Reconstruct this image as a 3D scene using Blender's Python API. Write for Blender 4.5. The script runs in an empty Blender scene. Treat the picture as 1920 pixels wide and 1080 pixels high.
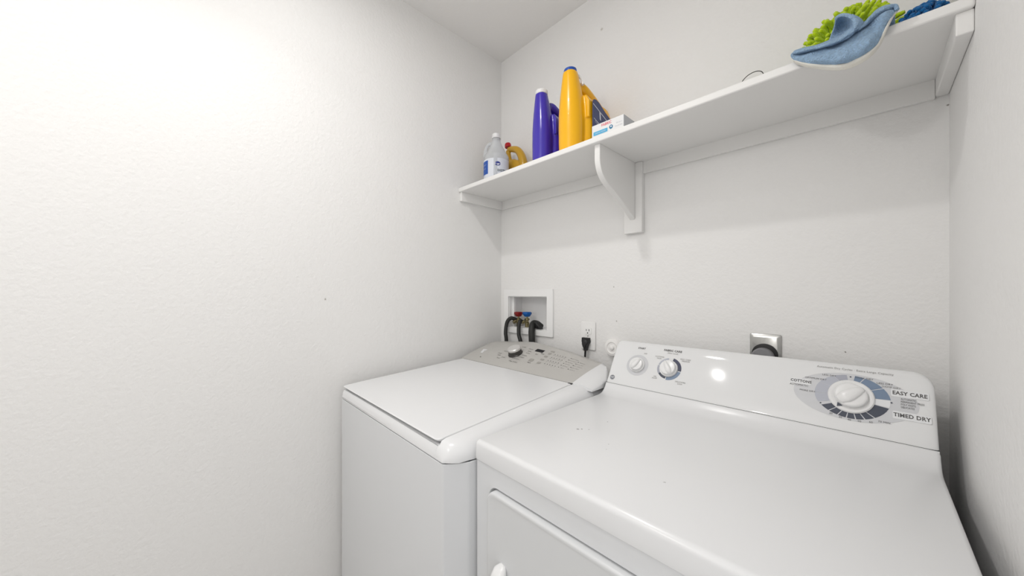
import bpy, bmesh, math, random
from mathutils import Vector, Matrix, noise
PI = math.pi
random.seed(4)
S = bpy.context.scene
COL = S.collection

# ------------------------------------------------------------------ camera
CAM = Vector((1.338, -1.21, 1.234))
cd = bpy.data.cameras.new('camera')
cam = bpy.data.objects.new('camera', cd)
COL.objects.link(cam)
cam.location = CAM
cam.rotation_euler = (PI/2, 0, math.radians(46.1))
cd.sensor_width = 36.0
cd.lens = 645.0/1920.0*36.0
cd.shift_y = 9.0/1920.0
cd.clip_start = 0.01
S.camera = cam

# ------------------------------------------------------------------ world, lamps, exposure
w = bpy.data.worlds.new('world')
S.world = w
w.use_nodes = True
w.node_tree.nodes['Background'].inputs[0].default_value = (1.0, 0.995, 0.99, 1)
w.node_tree.nodes['Background'].inputs[1].default_value = 0.95

def lamp(name, loc, power, r, col=(1, 0.985, 0.965), spread=PI):
    l = bpy.data.lights.new(name, 'AREA')
    l.shape = 'DISK'
    l.energy = power
    l.size = 2*r
    l.spread = spread
    l.color = col
    o = bpy.data.objects.new(name, l)
    o.location = loc
    COL.objects.link(o)
lamp('ceiling_lamp', (0.62, -0.95, 2.40), 4.1, 0.035)
lamp('ceiling_lamp', (0.585, -1.28, 2.40), 1.9, 0.016, spread=2.2)
pl = bpy.data.lights.new('back_fill', 'POINT')      # unseen fill light added further back in the room: also lights the ceiling
pl.energy = 9.5; pl.shadow_soft_size = 0.05; pl.color = (1, 0.985, 0.965)
po = bpy.data.objects.new('back_fill', pl); po.location = (0.75, -2.2, 2.1)
COL.objects.link(po)

S.view_settings.view_transform = 'Standard'
S.view_settings.look = 'None'
S.view_settings.gamma = 1.0
S.view_settings.use_curve_mapping = False
S.view_settings.exposure = 0.10

# ------------------------------------------------------------------ materials
def srgb(r, g, b):
    f = lambda c: (c/255/12.92) if c/255 <= 0.04045 else ((c/255+0.055)/1.055)**2.4
    return (f(r), f(g), f(b), 1)

def mat(name, col, rough=0.5, metal=0.0, spec=0.5, bump=0.0, bscale=80, bdist=0.002, marks=None,
        coat=0.0, trans=0.0, sheen=0.0, mottle=0.0, mscale=8, alpha=1.0, ior=1.45):
    m = bpy.data.materials.new(name)
    m.use_nodes = True
    nt = m.node_tree
    b = nt.nodes['Principled BSDF']
    b.inputs['Base Color'].default_value = col
    b.inputs['Roughness'].default_value = rough
    b.inputs['Metallic'].default_value = metal
    b.inputs['Specular IOR Level'].default_value = spec
    b.inputs['Coat Weight'].default_value = coat
    b.inputs['Transmission Weight'].default_value = trans
    b.inputs['Sheen Weight'].default_value = sheen
    b.inputs['IOR'].default_value = ior
    g = nt.nodes.new('ShaderNodeNewGeometry')
    cur = None
    def rgb(c):
        n = nt.nodes.new('ShaderNodeRGB')
        n.outputs[0].default_value = c
        return n.outputs[0]
    def mixc(fac, a, c):
        n = nt.nodes.new('ShaderNodeMix')
        n.data_type = 'RGBA'
        nt.links.new(fac, n.inputs['Factor'])
        nt.links.new(a, n.inputs[6])
        nt.links.new(c, n.inputs[7])
        return n.outputs[2]
    if mottle or marks:
        cur = rgb(col)
    if mottle:
        n = nt.nodes.new('ShaderNodeTexNoise')
        n.inputs['Scale'].default_value = mscale
        n.inputs['Detail'].default_value = 3
        nt.links.new(g.outputs['Position'], n.inputs['Vector'])
        mr = nt.nodes.new('ShaderNodeMapRange')
        mr.inputs['From Min'].default_value = 0.35
        mr.inputs['From Max'].default_value = 0.7
        nt.links.new(n.outputs[0], mr.inputs[0])
        k = 1-mottle
        cur = mixc(mr.outputs[0], cur, rgb((col[0]*k, col[1]*k, col[2]*k, 1)))
    for (p, r, c) in (marks or []):
        # a small blemish of its own colour, ragged by a little noise
        sub = nt.nodes.new('ShaderNodeVectorMath'); sub.operation = 'DISTANCE'
        nt.links.new(g.outputs['Position'], sub.inputs[0])
        sub.inputs[1].default_value = p
        nn = nt.nodes.new('ShaderNodeTexNoise'); nn.inputs['Scale'].default_value = 300
        nt.links.new(g.outputs['Position'], nn.inputs['Vector'])
        mul = nt.nodes.new('ShaderNodeMath'); mul.operation = 'MULTIPLY_ADD'
        nt.links.new(nn.outputs[0], mul.inputs[0]); mul.inputs[1].default_value = r*1.2
        nt.links.new(sub.outputs['Value'], mul.inputs[2])
        mr = nt.nodes.new('ShaderNodeMapRange')
        mr.inputs['From Min'].default_value = r*1.5
        mr.inputs['From Max'].default_value = r*0.9
        nt.links.new(mul.outputs[0], mr.inputs[0])
        cur = mixc(mr.outputs[0], cur, rgb(c))
    if cur is not None:
        nt.links.new(cur, b.inputs['Base Color'])
    if bump:
        n = nt.nodes.new('ShaderNodeTexNoise')
        n.inputs['Scale'].default_value = bscale
        n.inputs['Detail'].default_value = 4
        n.inputs['Roughness'].default_value = 0.55
        nt.links.new(g.outputs['Position'], n.inputs['Vector'])
        bn = nt.nodes.new('ShaderNodeBump')
        bn.inputs['Strength'].default_value = bump
        bn.inputs['Distance'].default_value = bdist
        nt.links.new(n.outputs[0], bn.inputs['Height'])
        nt.links.new(bn.outputs[0], b.inputs['Normal'])
    return m

WALLC = (0.875, 0.868, 0.858, 1)
dk = srgb(150, 145, 138)
M = {
 'wall': mat('wall_paint', WALLC, 0.5, spec=0.3, bump=0.6, bscale=85, bdist=0.0024, marks=[
     ((0, -0.841, 1.211), 0.005, srgb(175, 172, 166)), ((0.650, 0, 1.257), 0.003, srgb(130, 125, 118)),
     ((0.662, 0, 1.125), 0.0035, srgb(170, 165, 158)), ((1.296, 0, 1.084), 0.0025, srgb(140, 135, 128)),
     ((1.457, 0, 1.645), 0.003, dk), ((0.597, 0, 2.286), 0.008, srgb(205, 202, 196))]),
 'ceiling': mat('ceiling_paint', (0.92, 0.91, 0.895, 1), 0.8, bump=0.3, bscale=70),
 'floor': mat('vinyl_floor', (0.68, 0.655, 0.62, 1), 0.5, mottle=0.3, mscale=14),
 'trim': mat('white_trim_paint', (0.88, 0.873, 0.86, 1), 0.35, bump=0.08, bscale=40),
 'caulk': mat('gap_shadow_gap', srgb(60, 56, 50), 0.9),
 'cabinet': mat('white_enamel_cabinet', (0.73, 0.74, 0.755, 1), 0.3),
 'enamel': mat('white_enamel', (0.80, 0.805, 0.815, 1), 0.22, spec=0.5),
 'deck': mat('white_enamel_deck', (0.80, 0.805, 0.815, 1), 0.25, spec=0.5, marks=[
     ((0.865, -0.541, 0.915), 0.0045, srgb(150, 150, 150)), ((0.871, -0.534, 0.915), 0.003, srgb(140, 140, 140)),
     ((0.884, -0.524, 0.915), 0.0028, srgb(190, 190, 190)), ((0.889, -0.450, 0.915), 0.0022, srgb(130, 130, 130)),
     ((0.957, -0.561, 0.915), 0.002, srgb(180, 180, 180)), ((0.966, -0.585, 0.915), 0.002, srgb(185, 185, 185)),
     ((1.099, -0.623, 0.915), 0.003, srgb(190, 190, 190))]),
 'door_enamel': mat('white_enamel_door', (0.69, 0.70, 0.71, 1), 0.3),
 'panel_plastic': mat('white_console_plastic', (0.80, 0.805, 0.81, 1), 0.06, spec=0.4),
 'knob': mat('white_knob_plastic', (0.84, 0.84, 0.84, 1), 0.25),
 'gap': mat('dark_gap', (0.02, 0.022, 0.025, 1), 0.7),
 'silver': mat('silver_console_paint', srgb(196, 194, 190), 0.36, metal=0.15, spec=0.5),
 'silver_knob': mat('silver_knob', srgb(214, 212, 210), 0.3, metal=0.4),
 'darkknob': mat('knob_side', srgb(70, 68, 66), 0.35, metal=0.4),
 'ink': mat('grey_ink', srgb(95, 94, 94), 0.6),
 'ink_light': mat('pale_ink', srgb(140, 138, 135), 0.6),
 'ink_faint': mat('faint_ink', srgb(168, 165, 160), 0.6),
 'black': mat('black_plastic', (0.012, 0.012, 0.013, 1), 0.45),
 'display': mat('display_glass', (0.008, 0.008, 0.01, 1), 0.12),
 'rubber': mat('black_rubber', (0.018, 0.018, 0.017, 1), 0.5),
 'p_grey': mat('dial_pale_grey', srgb(208, 209, 212), 0.35),
 'p_lilac': mat('dial_grey_lilac', srgb(184, 187, 197), 0.35),
 'p_lilac2': mat('dial_dark_lilac', srgb(170, 172, 183), 0.35),
 'p_blue': mat('dial_steel_blue', srgb(120, 138, 162), 0.35),
 'p_navy': mat('dial_charcoal', srgb(72, 77, 90), 0.35),
 'p_dnavy': mat('dial_navy', srgb(48, 52, 80), 0.35),
 'p_white': mat('dial_white', srgb(232, 233, 235), 0.3),
 'chrome': mat('chrome_plate', srgb(185, 185, 183), 0.25, metal=0.9),
 'steel': mat('plug_grey', srgb(135, 135, 138), 0.45, metal=0.2),
 'brass': mat('brass_valve', srgb(150, 140, 105), 0.25, metal=0.9),
 'red': mat('red_handle', srgb(135, 22, 22), 0.4),
 'blueh': mat('blue_handle', srgb(15, 95, 175), 0.4),
 'plate': mat('white_plate_plastic', (0.92, 0.915, 0.905, 1), 0.3),
 'boxw': mat('white_box_plastic', (0.92, 0.92, 0.915, 1), 0.35),
 'purple': mat('violet_plastic', srgb(62, 44, 176), 0.22, spec=0.6, coat=0.2),
 'yellow': mat('yellow_plastic', srgb(252, 188, 8), 0.28, spec=0.5, coat=0.2),
 'gold': mat('golden_plastic', srgb(204, 158, 38), 0.3, coat=0.2),
 'capwhite': mat('white_cap', (0.86, 0.86, 0.86, 1), 0.35),
 'capblue': mat('blue_cap', srgb(38, 84, 172), 0.35),
 'capred': mat('red_cap', srgb(190, 25, 35), 0.35),
 'navy': mat('navy_label', srgb(62, 72, 118), 0.4),
 'teal': mat('teal_label', srgb(8, 76, 104), 0.4),
 'labelw': mat('label_paper', srgb(228, 232, 240), 0.45),
 'labelb': mat('label_blue', srgb(38, 88, 176), 0.4),
 'logo': mat('logo_navy', srgb(38, 52, 140), 0.4),
 'lettering': mat('letter_grey', srgb(60, 78, 82), 0.5),
 'white_ink': mat('white_ink', srgb(225, 228, 238), 0.5),
 'jug': mat('clear_jug_plastic', (0.90, 0.925, 0.95, 1), 0.2, trans=0.6, spec=0.4, ior=1.2),
 'carton': mat('white_carton', (0.84, 0.84, 0.84, 1), 0.5),
 'carton_shade': mat('carton_side_shade', srgb(196, 198, 204), 0.5),
 'cyan': mat('carton_blue_band', srgb(90, 180, 222), 0.45),
 'cyan_dark': mat('carton_blue_dot', srgb(40, 120, 160), 0.45),
 'pink': mat('carton_red_print', srgb(235, 110, 125), 0.5),
 'towel': mat('light_blue_towel', srgb(182, 217, 252), 0.95, sheen=0.1, bump=1.0, bscale=380, bdist=0.008, mottle=0.2, mscale=240),
 'hem': mat('white_towel_hem', srgb(226, 224, 216), 0.9, bump=0.5, bscale=500),
 'green': mat('lime_chenille', srgb(200, 228, 16), 0.9, sheen=0.3, bump=0.9, bscale=500, bdist=0.002),
 'blue': mat('blue_chenille', srgb(0, 104, 170), 0.9, sheen=0.2, bump=0.9, bscale=500, bdist=0.002),
 'wire': mat('hook_wire', srgb(70, 68, 66), 0.35, metal=0.7),
 'foam': mat('white_pipe_cap', (0.93, 0.915, 0.90, 1), 0.5),
}

# ------------------------------------------------------------------ object helpers
class Root:
    pass

def link(name, me, ms, parent=None, smooth=True, root=None):
    o = bpy.data.objects.new(name, me)
    COL.objects.link(o)
    for m in (ms if isinstance(ms, (list, tuple)) else [ms]):
        me.materials.append(M[m])
    if parent is not None:
        o.parent = parent
    return o

def base_of(parent):
    """world offset of the thing a part belongs to"""
    v = Vector((0, 0, 0))
    p = parent
    while p is not None:
        v += p.location
        p = p.parent
    return v

def obj(name, bm, ms, parent=None, loc=None, smooth=30, bevel=0, bseg=2, subd=0, remesh=0, weld=True, solid=0):
    """turn a bmesh given in world coordinates into ONE mesh object"""
    if weld:
        bmesh.ops.remove_doubles(bm, verts=bm.verts, dist=1e-6)
    bmesh.ops.recalc_face_normals(bm, faces=bm.faces)
    off = base_of(parent) if parent is not None else Vector(loc or (0, 0, 0))
    bmesh.ops.translate(bm, verts=bm.verts, vec=-off)
    me = bpy.data.meshes.new(name)
    bm.to_mesh(me)
    bm.free()
    o = link(name, me, ms, parent)
    if parent is None and loc is not None:
        o.location = loc
    if smooth:
        for p in me.polygons:
            p.use_smooth = True
        if smooth < 180:
            me.set_sharp_from_angle(angle=math.radians(smooth))
    if remesh:
        r = o.modifiers.new('moulded', 'REMESH')
        r.mode = 'VOXEL'; r.voxel_size = remesh; r.use_smooth_shade = True
        s = o.modifiers.new('smooth', 'SMOOTH')
        s.factor = 0.6; s.iterations = 8
    if solid:
        s = o.modifiers.new('thickness', 'SOLIDIFY'); s.thickness = solid; s.offset = 0
    if subd:
        s = o.modifiers.new('subd', 'SUBSURF'); s.levels = subd; s.render_levels = subd
    if bevel:
        b = o.modifiers.new('bevel', 'BEVEL')
        b.width = bevel; b.segments = bseg; b.limit_method = 'ANGLE'; b.angle_limit = math.radians(40)
        b.harden_normals = True
    return o

def thing(name, loc, label, cat, group=None):
    o = bpy.data.objects.new(name, None)
    o.empty_display_size = 0.05
    COL.objects.link(o)
    o.location = loc
    tag(o, label, cat, group)
    return o

def tag(o, label, cat, group=None):
    o['label'] = label
    o['category'] = cat
    if group:
        o['group'] = group
    return o

def struct(name, bm, m, **k):
    o = obj(name, bm, m, **k)
    o['kind'] = 'structure'
    return o

def box(bm, x0, x1, y0, y1, z0, z1, mi=0):
    vs = [bm.verts.new((x, y, z)) for z in (z0, z1) for y in (y0, y1) for x in (x0, x1)]
    for f in ((0, 2, 3, 1), (4, 5, 7, 6), (0, 1, 5, 4), (2, 6, 7, 3), (0, 4, 6, 2), (1, 3, 7, 5)):
        fc = bm.faces.new([vs[i] for i in f]); fc.material_index = mi
    return vs

def B():
    return bmesh.new()

def BX(*a):
    bm = B(); box(bm, *a); return bm

def loft(bm, rings, closed=True, cap0=True, cap1=True, mi=0):
    """rings: lists of points with equal length"""
    R = [[bm.verts.new(p) for p in r] for r in rings]
    n = len(R[0])
    for a, b in zip(R, R[1:]):
        for i in range(n if closed else n-1):
            j = (i+1) % n
            f = bm.faces.new((a[i], a[j], b[j], b[i])); f.material_index = mi
    if cap0:
        f = bm.faces.new(R[0][::-1]); f.material_index = mi
    if cap1:
        f = bm.faces.new(R[-1]); f.material_index = mi
    return R

def sup(cx, cy, z, rx, ry, n=2.0, seg=32):
    out = []
    for i in range(seg):
        a = 2*PI*i/seg
        c, s = math.cos(a), math.sin(a)
        out.append((cx+rx*math.copysign(abs(c)**(2/n), c), cy+ry*math.copysign(abs(s)**(2/n), s), z))
    return out

def catmull(pts, k=8):
    P = [Vector(p) for p in pts]
    P = [P[0]*2-P[1]]+P+[P[-1]*2-P[-2]]
    out = []
    for i in range(1, len(P)-2):
        for j in range(k):
            t = j/k
            a, b, c, d = P[i-1:i+3]
            out.append(0.5*((2*b)+(c-a)*t+(2*a-5*b+4*c-d)*t*t+(3*b-a-3*c+d)*t**3))
    out.append(P[-2])
    return out

def tube(bm, pts, r, seg=12, k=8, spline=True, mi=0):
    P = catmull(pts, k) if spline else [Vector(p) for p in pts]
    n = len(P)
    rr = r if callable(r) else (lambda t: r)
    T = [(P[min(i+1, n-1)]-P[max(i-1, 0)]).normalized() for i in range(n)]
    up = Vector((0, 0, 1)) if abs(T[0].z) < 0.9 else Vector((1, 0, 0))
    N = T[0].cross(up).normalized()
    rings = []
    for i in range(n):
        N = (N-T[i]*N.dot(T[i])).normalized()
        Bn = T[i].cross(N)
        q = rr(i/(n-1))
        rings.append([P[i]+N*(q*math.cos(2*PI*j/seg))+Bn*(q*math.sin(2*PI*j/seg)) for j in range(seg)])
    loft(bm, rings, mi=mi)

def lathe(bm, prof, O, ax, ux, seg=40, mi=0, wob=None):
    """prof: (radius, height) along axis ax from O"""
    ax = Vector(ax).normalized(); ux = Vector(ux).normalized(); vx = ax.cross(ux)
    O = Vector(O)
    rings = []
    for (r, h) in prof:
        rings.append([O+ax*h+(ux*math.cos(2*PI*j/seg)+vx*math.sin(2*PI*j/seg))*(r*(wob(j/seg) if wob else 1)) for j in range(seg)])
    loft(bm, rings, mi=mi)

class Face:
    """a flat printed face: origin, u, v unit vectors, normal"""
    def __init__(s, O, u, v):
        s.O = Vector(O); s.u = Vector(u).normalized(); s.v = Vector(v).normalized(); s.n = s.u.cross(s.v)
    def p(s, u, v, h=0.0):
        return s.O+s.u*u+s.v*v+s.n*h

def poly(bm, F, pts, h, t=0.0002, mi=0):
    """thin printed patch on face F"""
    a = [bm.verts.new(F.p(u, v, h)) for u, v in pts]
    b = [bm.verts.new(F.p(u, v, h-t)) for u, v in pts]
    n = len(pts)
    f = bm.faces.new(a); f.material_index = mi
    for i in range(n):
        j = (i+1) % n
        g = bm.faces.new((a[j], a[i], b[i], b[j])); g.material_index = mi

def arc(bm, F, cu, cv, a0, a1, r0, r1, h, mi=0, seg=24, sq=(1, 1), t=0.0002):
    pts = []
    n = max(3, int(abs(a1-a0)/8))
    for i in range(n+1):
        a = math.radians(a0+(a1-a0)*i/n)
        pts.append((cu+r1*sq[0]*math.cos(a), cv+r1*sq[1]*math.sin(a)))
    inn = []
    for i in range(n+1):
        a = math.radians(a0+(a1-a0)*i/n)
        inn.append((cu+r0*math.cos(a), cv+r0*math.sin(a)))
    for i in range(n):
        poly(bm, F, [pts[i], pts[i+1], inn[i+1], inn[i]], h, t, mi)

def ell(cu, cv, a, b, seg=64):
    return [(cu+a*math.cos(2*PI*i/seg), cv+b*math.sin(2*PI*i/seg)) for i in range(seg)]

def text_flat(s, size, align='CENTER', bold=0.0, sx=1.0):
    """2D vertices and faces of a line of lettering"""
    c = bpy.data.curves.new('t', 'FONT')
    c.body = s; c.size = size; c.align_x = align; c.align_y = 'CENTER'
    c.offset = bold; c.resolution_u = 2
    c.space_character = 1.05
    o = bpy.data.objects.new('t', c)
    COL.objects.link(o)
    bpy.context.view_layer.update()
    me = bpy.data.meshes.new_from_object(o.evaluated_get(bpy.context.evaluated_depsgraph_get()))
    vs = [(v.co.x*sx, v.co.y) for v in me.vertices]
    fs = [tuple(p.vertices) for p in me.polygons]
    bpy.data.objects.remove(o); bpy.data.curves.remove(c); bpy.data.meshes.remove(me)
    return vs, fs

def text(bm, s, size, fn, mi=0, align='CENTER', bold=0.0, sx=1.0):
    vs, fs = text_flat(s, size, align, bold, sx)
    V = [bm.verts.new(fn(u, v)) for u, v in vs]
    for f in fs:
        try:
            g = bm.faces.new([V[i] for i in f]); g.material_index = mi
        except ValueError:
            pass

def onface(F, cu, cv, h, rot=0):
    c, s = math.cos(math.radians(rot)), math.sin(math.radians(rot))
    return lambda u, v: F.p(cu+u*c-v*s, cv+u*s+v*c, h)

def plain(name, bm, ms, parent):
    """flat print: keep the normals made by the builder"""
    off = base_of(parent)
    bmesh.ops.translate(bm, verts=bm.verts, vec=-off)
    me = bpy.data.meshes.new(name); bm.to_mesh(me); bm.free()
    return link(name, me, ms, parent)

def rrect(x0, x1, z0, z1, r, seg=6):
    out = []
    for cx, cz, a0 in ((x1-r, z1-r, 0), (x0+r, z1-r, 90), (x0+r, z0+r, 180), (x1-r, z0+r, 270)):
        for i in range(seg+1):
            a = math.radians(a0+90*i/seg)
            out.append((cx+r*math.cos(a), cz+r*math.sin(a)))
    return out

def prism(bm, pts, F, h0, h1, mi=0):
    loft(bm, [[F.p(u, v, h0) for u, v in pts], [F.p(u, v, h1) for u, v in pts]], mi=mi)

# ------------------------------------------------------------------ the room
W = 1.459; H = 2.44; YF = -2.6; T = 0.12
struct('wall_left', BX(-T, 0, YF, T, 0, H), 'wall')
bm = B()
hx0, hx1, hz0, hz1 = 0.061, 0.317, 1.060, 1.216
for a in ((0, hx0, 0, H), (hx1, W, 0, H), (hx0, hx1, 0, hz0), (hx0, hx1, hz1, H)):
    box(bm, a[0], a[1], 0, T, a[2], a[3])
struct('wall_back', bm, 'wall', weld=False)
bm = B()          # the doorway the photo is taken from stands beside the camera
box(bm, W, W+T, -0.86, T, 0, H)
box(bm, W, W+T, YF, -1.72, 0, H)
box(bm, W, W+T, -1.72, -0.86, 2.05, H)
struct('wall_right', bm, 'wall', weld=False)
struct('ceiling', BX(-T, W+T, YF, T, H, H+T), 'ceiling')
struct('floor', BX(-T, W+T, YF, T, -0.1, 0), 'floor')
bm = B()
box(bm, -T, W+T, YF-T, YF, 0, H)
struct('wall_front', bm, 'wall', weld=False)
struct('baseboard_left', BX(0, 0.012, YF, 0, 0, 0.09), 'trim')
struct('baseboard_back', BX(0.012, W-0.012, -0.012, 0, 0, 0.09), 'trim')
struct('baseboard_right', BX(W-0.012, W, -0.86, 0, 0, 0.09), 'trim')

# ------------------------------------------------------------------ shelf
SZ0, SZ1, SY = 1.706, 1.7255, -0.272
sh = thing('wall_shelf', (W/2, 0, SZ0), 'long white painted wooden wall shelf carrying the bottles and cloths', 'shelf')
obj('shelf_board', BX(0.0, W, SY, 0.0, SZ0, SZ1), 'trim', sh, bevel=0.004, bseg=3)
c0 = 1.664
obj('cleat', BX(0.016, W-0.020, -0.010, 0.0, c0, SZ0+0.001), 'trim', sh, bevel=0.0015)
obj('cleat', BX(0.0, 0.016, SY+0.008, 0.0, c0, SZ0+0.001), 'trim', sh, bevel=0.0025)
obj('cleat', BX(W-0.020, W, SY+0.008, 0.0, c0+0.004, SZ0+0.001), 'trim', sh, bevel=0.0025)
# bracket: a wall plate and a curved arm
bm = B()
ax0, ax1 = 0.728, 0.748
prof = [(-0.022, SZ0+0.001), (-0.258, SZ0+0.001), (-0.258, 1.660)]
for i in range(13):
    t = i/12
    p0, p1, p2 = Vector((-0.258, 1.660)), Vector((-0.255, 1.612)), Vector((-0.205, 1.588))
    q = p0*(1-t)**2+p1*2*t*(1-t)+p2*t*t
    prof.append((q.x, q.y))
for i in range(1, 13):
    t = i/12
    p0, p1, p2 = Vector((-0.205, 1.588)), Vector((-0.10, 1.545)), Vector((-0.022, 1.500))
    q = p0*(1-t)**2+p1*2*t*(1-t)+p2*t*t
    prof.append((q.x, q.y))
F = Face((ax0, 0, 0), (0, 1, 0), (0, 0, 1))
prism(bm, prof, F, 0, ax1-ax0)
br = obj('bracket', bm, 'trim', sh, bevel=0.003, bseg=3)
obj('wall_plate', BX(0.703, 0.773, -0.0215, 0.0, 1.452, SZ0), 'trim', br, bevel=0.0025)

# ------------------------------------------------------------------ washer outlet box in the wall
ob = thing('washer_outlet_box', (0.19, 0, 1.03), 'white recessed washer hook-up box in the wall with two tap handles', 'utility box')
bm = B()
F = Face((0, 0, 0), (1, 0, 0), (0, 0, 1))
outer = rrect(0.029, 0.353, 1.033, 1.251, 0.004, 3)
inner = rrect(0.061, 0.317, 1.060, 1.216, 0.003, 3)
rings = []
def FB(pts, h):
    return [F.p(u, v, h) for u, v in pts]
loft(bm, [FB(outer, 0.0005), FB(outer, 0.009), FB(inner, 0.009), FB(inner, 0.0005)], cap0=False, cap1=False)
obj('frame', bm, 'boxw', ob, bevel=0.0015)
bm = B()
def liner(x0, x1, y0, y1, z0, z1):
    pass
e = 0.003
box(bm, hx0+0.0005, hx0+e, -0.001, 0.092, hz0+e, hz1-e)
box(bm, hx1-e, hx1-0.0005, -0.001, 0.092, hz0+e, hz1-e)
box(bm, hx0+0.0005, hx1-0.0005, -0.001, 0.092, hz0+0.0005, hz0+e)
box(bm, hx0+0.0005, hx1-0.0005, -0.001, 0.092, hz1-e, hz1-0.0005)
box(bm, hx0+0.0005, hx1-0.0005, 0.089, 0.092, hz0+e, hz1-e)
box(bm, hx0+e, hx0+0.016, 0.018, 0.030, hz0+e, hz1-e)
obj('box_liner', bm, 'boxw', ob, weld=False, smooth=0)
def tap(x, y, z, hm, lab):
    bm = B()
    lathe(bm, [(0.006, -0.042), (0.011, -0.042), (0.011, -0.020), (0.008, -0.018), (0.008, -0.010), (0.013, -0.008), (0.013, 0.0), (0.005, 0.002), (0.005, 0.012)], (x, y, z), (0, 0, 1), (1, 0, 0), 20)
    tube(bm, [(x, y, z-0.012), (x+0.001, y-0.02, z-0.014), (x-0.004, y-0.034, z-0.020)], 0.009, 14)
    v = obj('valve', bm, 'brass', ob, weld=False)
    bm = B()
    lathe(bm, [(0.012, 0.009), (0.013, 0.010), (0.020, 0.020), (0.021, 0.022), (0.021, 0.030), (0.018, 0.032)], (x, y, z), (0, 0, 1), (1, 0, 0), 40, wob=lambda t: 1+0.07*math.cos(t*2*PI*8))
    h = obj('tap_handle', bm, hm, v)
    h['label'] = lab
tap(0.100, 0.028, 1.105, 'red', 'red tap handle')
tap(0.160, 0.028, 1.107, 'blueh', 'blue tap handle')

def hose(name, pts, r, label, cat='hose', grp=None):
    bm = B(); tube(bm, pts, r, 16, 10)
    o = obj(name, bm, 'rubber', None, loc=pts[-1])
    tag(o, label, cat, grp)
    return o
hose('fill_hose', [(0.096, 0.014, 1.098), (0.082, -0.008, 1.106), (0.070, -0.024, 1.085), (0.072, -0.036, 1.035), (0.080, -0.038, 0.985), (0.082, -0.038, 0.80)], 0.0095,
     'black rubber fill hose curving out of the wall box nearest the corner', 'hose')
hose('fill_hose', [(0.150, 0.004, 1.090), (0.154, -0.014, 1.096), (0.156, -0.026, 1.075), (0.166, -0.036, 1.030), (0.182, -0.038, 0.98), (0.186, -0.038, 0.80)], 0.0095,
     'black rubber fill hose hanging in the middle of the three hoses', 'hose')
dh = thing('drain_hose', (0.20, -0.04, 0.8), 'thick black drain hose hooked into the wall box, rightmost of the three', 'hose')
bm = B(); tube(bm, [(0.232, 0.050, 1.070), (0.230, 0.022, 1.086), (0.232, -0.008, 1.086), (0.242, -0.028, 1.055), (0.250, -0.034, 1.00), (0.251, -0.034, 0.92), (0.251, -0.034, 0.80)], 0.0150, 18, 8)
obj('hose_pipe', bm, 'rubber', dh)
bm = B()
F = Face((0, 0, 0), (1, 0, 0), (0, 0, 1))
prism(bm, [(0.236, 1.098), (0.250, 1.096), (0.284, 1.066), (0.236, 1.066)], F, -0.010, 0.012)
obj('hose_hook', bm, 'black', dh, bevel=0.003)

# ------------------------------------------------------------------ wall outlets
t = thing('wall_outlet', (0.537, 0, 1.058), 'white duplex power outlet on the wall above the washer panel', 'outlet')
F = Face((0, 0, 0), (1, 0, 0), (0, 0, 1))
bm = B(); prism(bm, rrect(0.503, 0.571, 1.000, 1.115, 0.004, 3), F, 0.0005, 0.0065)
obj('cover_plate', bm, 'plate', t, bevel=0.0025, bseg=3)
for zc in (1.078, 1.036):
    bm = B(); prism(bm, [(0.537+0.0175*max(-0.98, min(0.98, math.cos(a)*1.15)), zc+0.0165*max(-0.86, min(0.86, math.sin(a)*1.1))) for a in [2*PI*i/28 for i in range(28)]], F, 0.0066, 0.009)
    r = obj('receptacle', bm, 'plate', t)
    bm = B()
    for sx, hh in ((-0.0065, 0.0035), (0.0065, 0.0045)):
        prism(bm, [(0.537+sx-0.0013, zc+0.003-hh), (0.537+sx+0.0013, zc+0.003-hh), (0.537+sx+0.0013, zc+0.003+hh), (0.537+sx-0.0013, zc+0.003+hh)], F, 0.0085, 0.0093)
    prism(bm, ell(0.537, zc-0.0085, 0.0027, 0.0027, 14), F, 0.0085, 0.0093)
    obj('slots', bm, 'gap', r)
bm = B(); prism(bm, ell(0.537, 1.057, 0.003, 0.003, 16), F, 0.0066, 0.0082); obj('screw', bm, 'chrome', t)

t = thing('power_plug', (0.532, -0.01, 1.03), 'black power plug in the lower socket of the white outlet', 'plug')
bm = B()
rings = []
for (h, rx, rz, dz) in ((0.0094, 0.017, 0.015, 0), (0.022, 0.0165, 0.0145, -0.001), (0.030, 0.012, 0.016, -0.008), (0.034, 0.006, 0.013, -0.014)):
    rings.append([(0.535+rx*math.cos(2*PI*i/24), -h, 1.036+dz+rz*math.sin(2*PI*i/24)) for i in range(24)])
loft(bm, rings)
for zz in range(1):
    loft(bm, [[(0.535+a*1.0, -0.012-b, z) for a, b in ((-w_, 0), (w_, 0), (w_*0.85, 0.016), (-w_*0.85, 0.016))] for z, w_ in ((1.051, 0.0165), (1.036, 0.0175), (1.018, 0.010), (0.998, 0.0050))])
obj('plug_body', bm, 'black', t, bevel=0.002)
bm = B(); tube(bm, [(0.534, -0.019, 1.008), (0.532, -0.019, 0.985), (0.531, -0.020, 0.95), (0.530, -0.022, 0.90), (0.530, -0.022, 0.75)], 0.0040, 12, 6)
obj('cord', bm, 'black', t)

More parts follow.
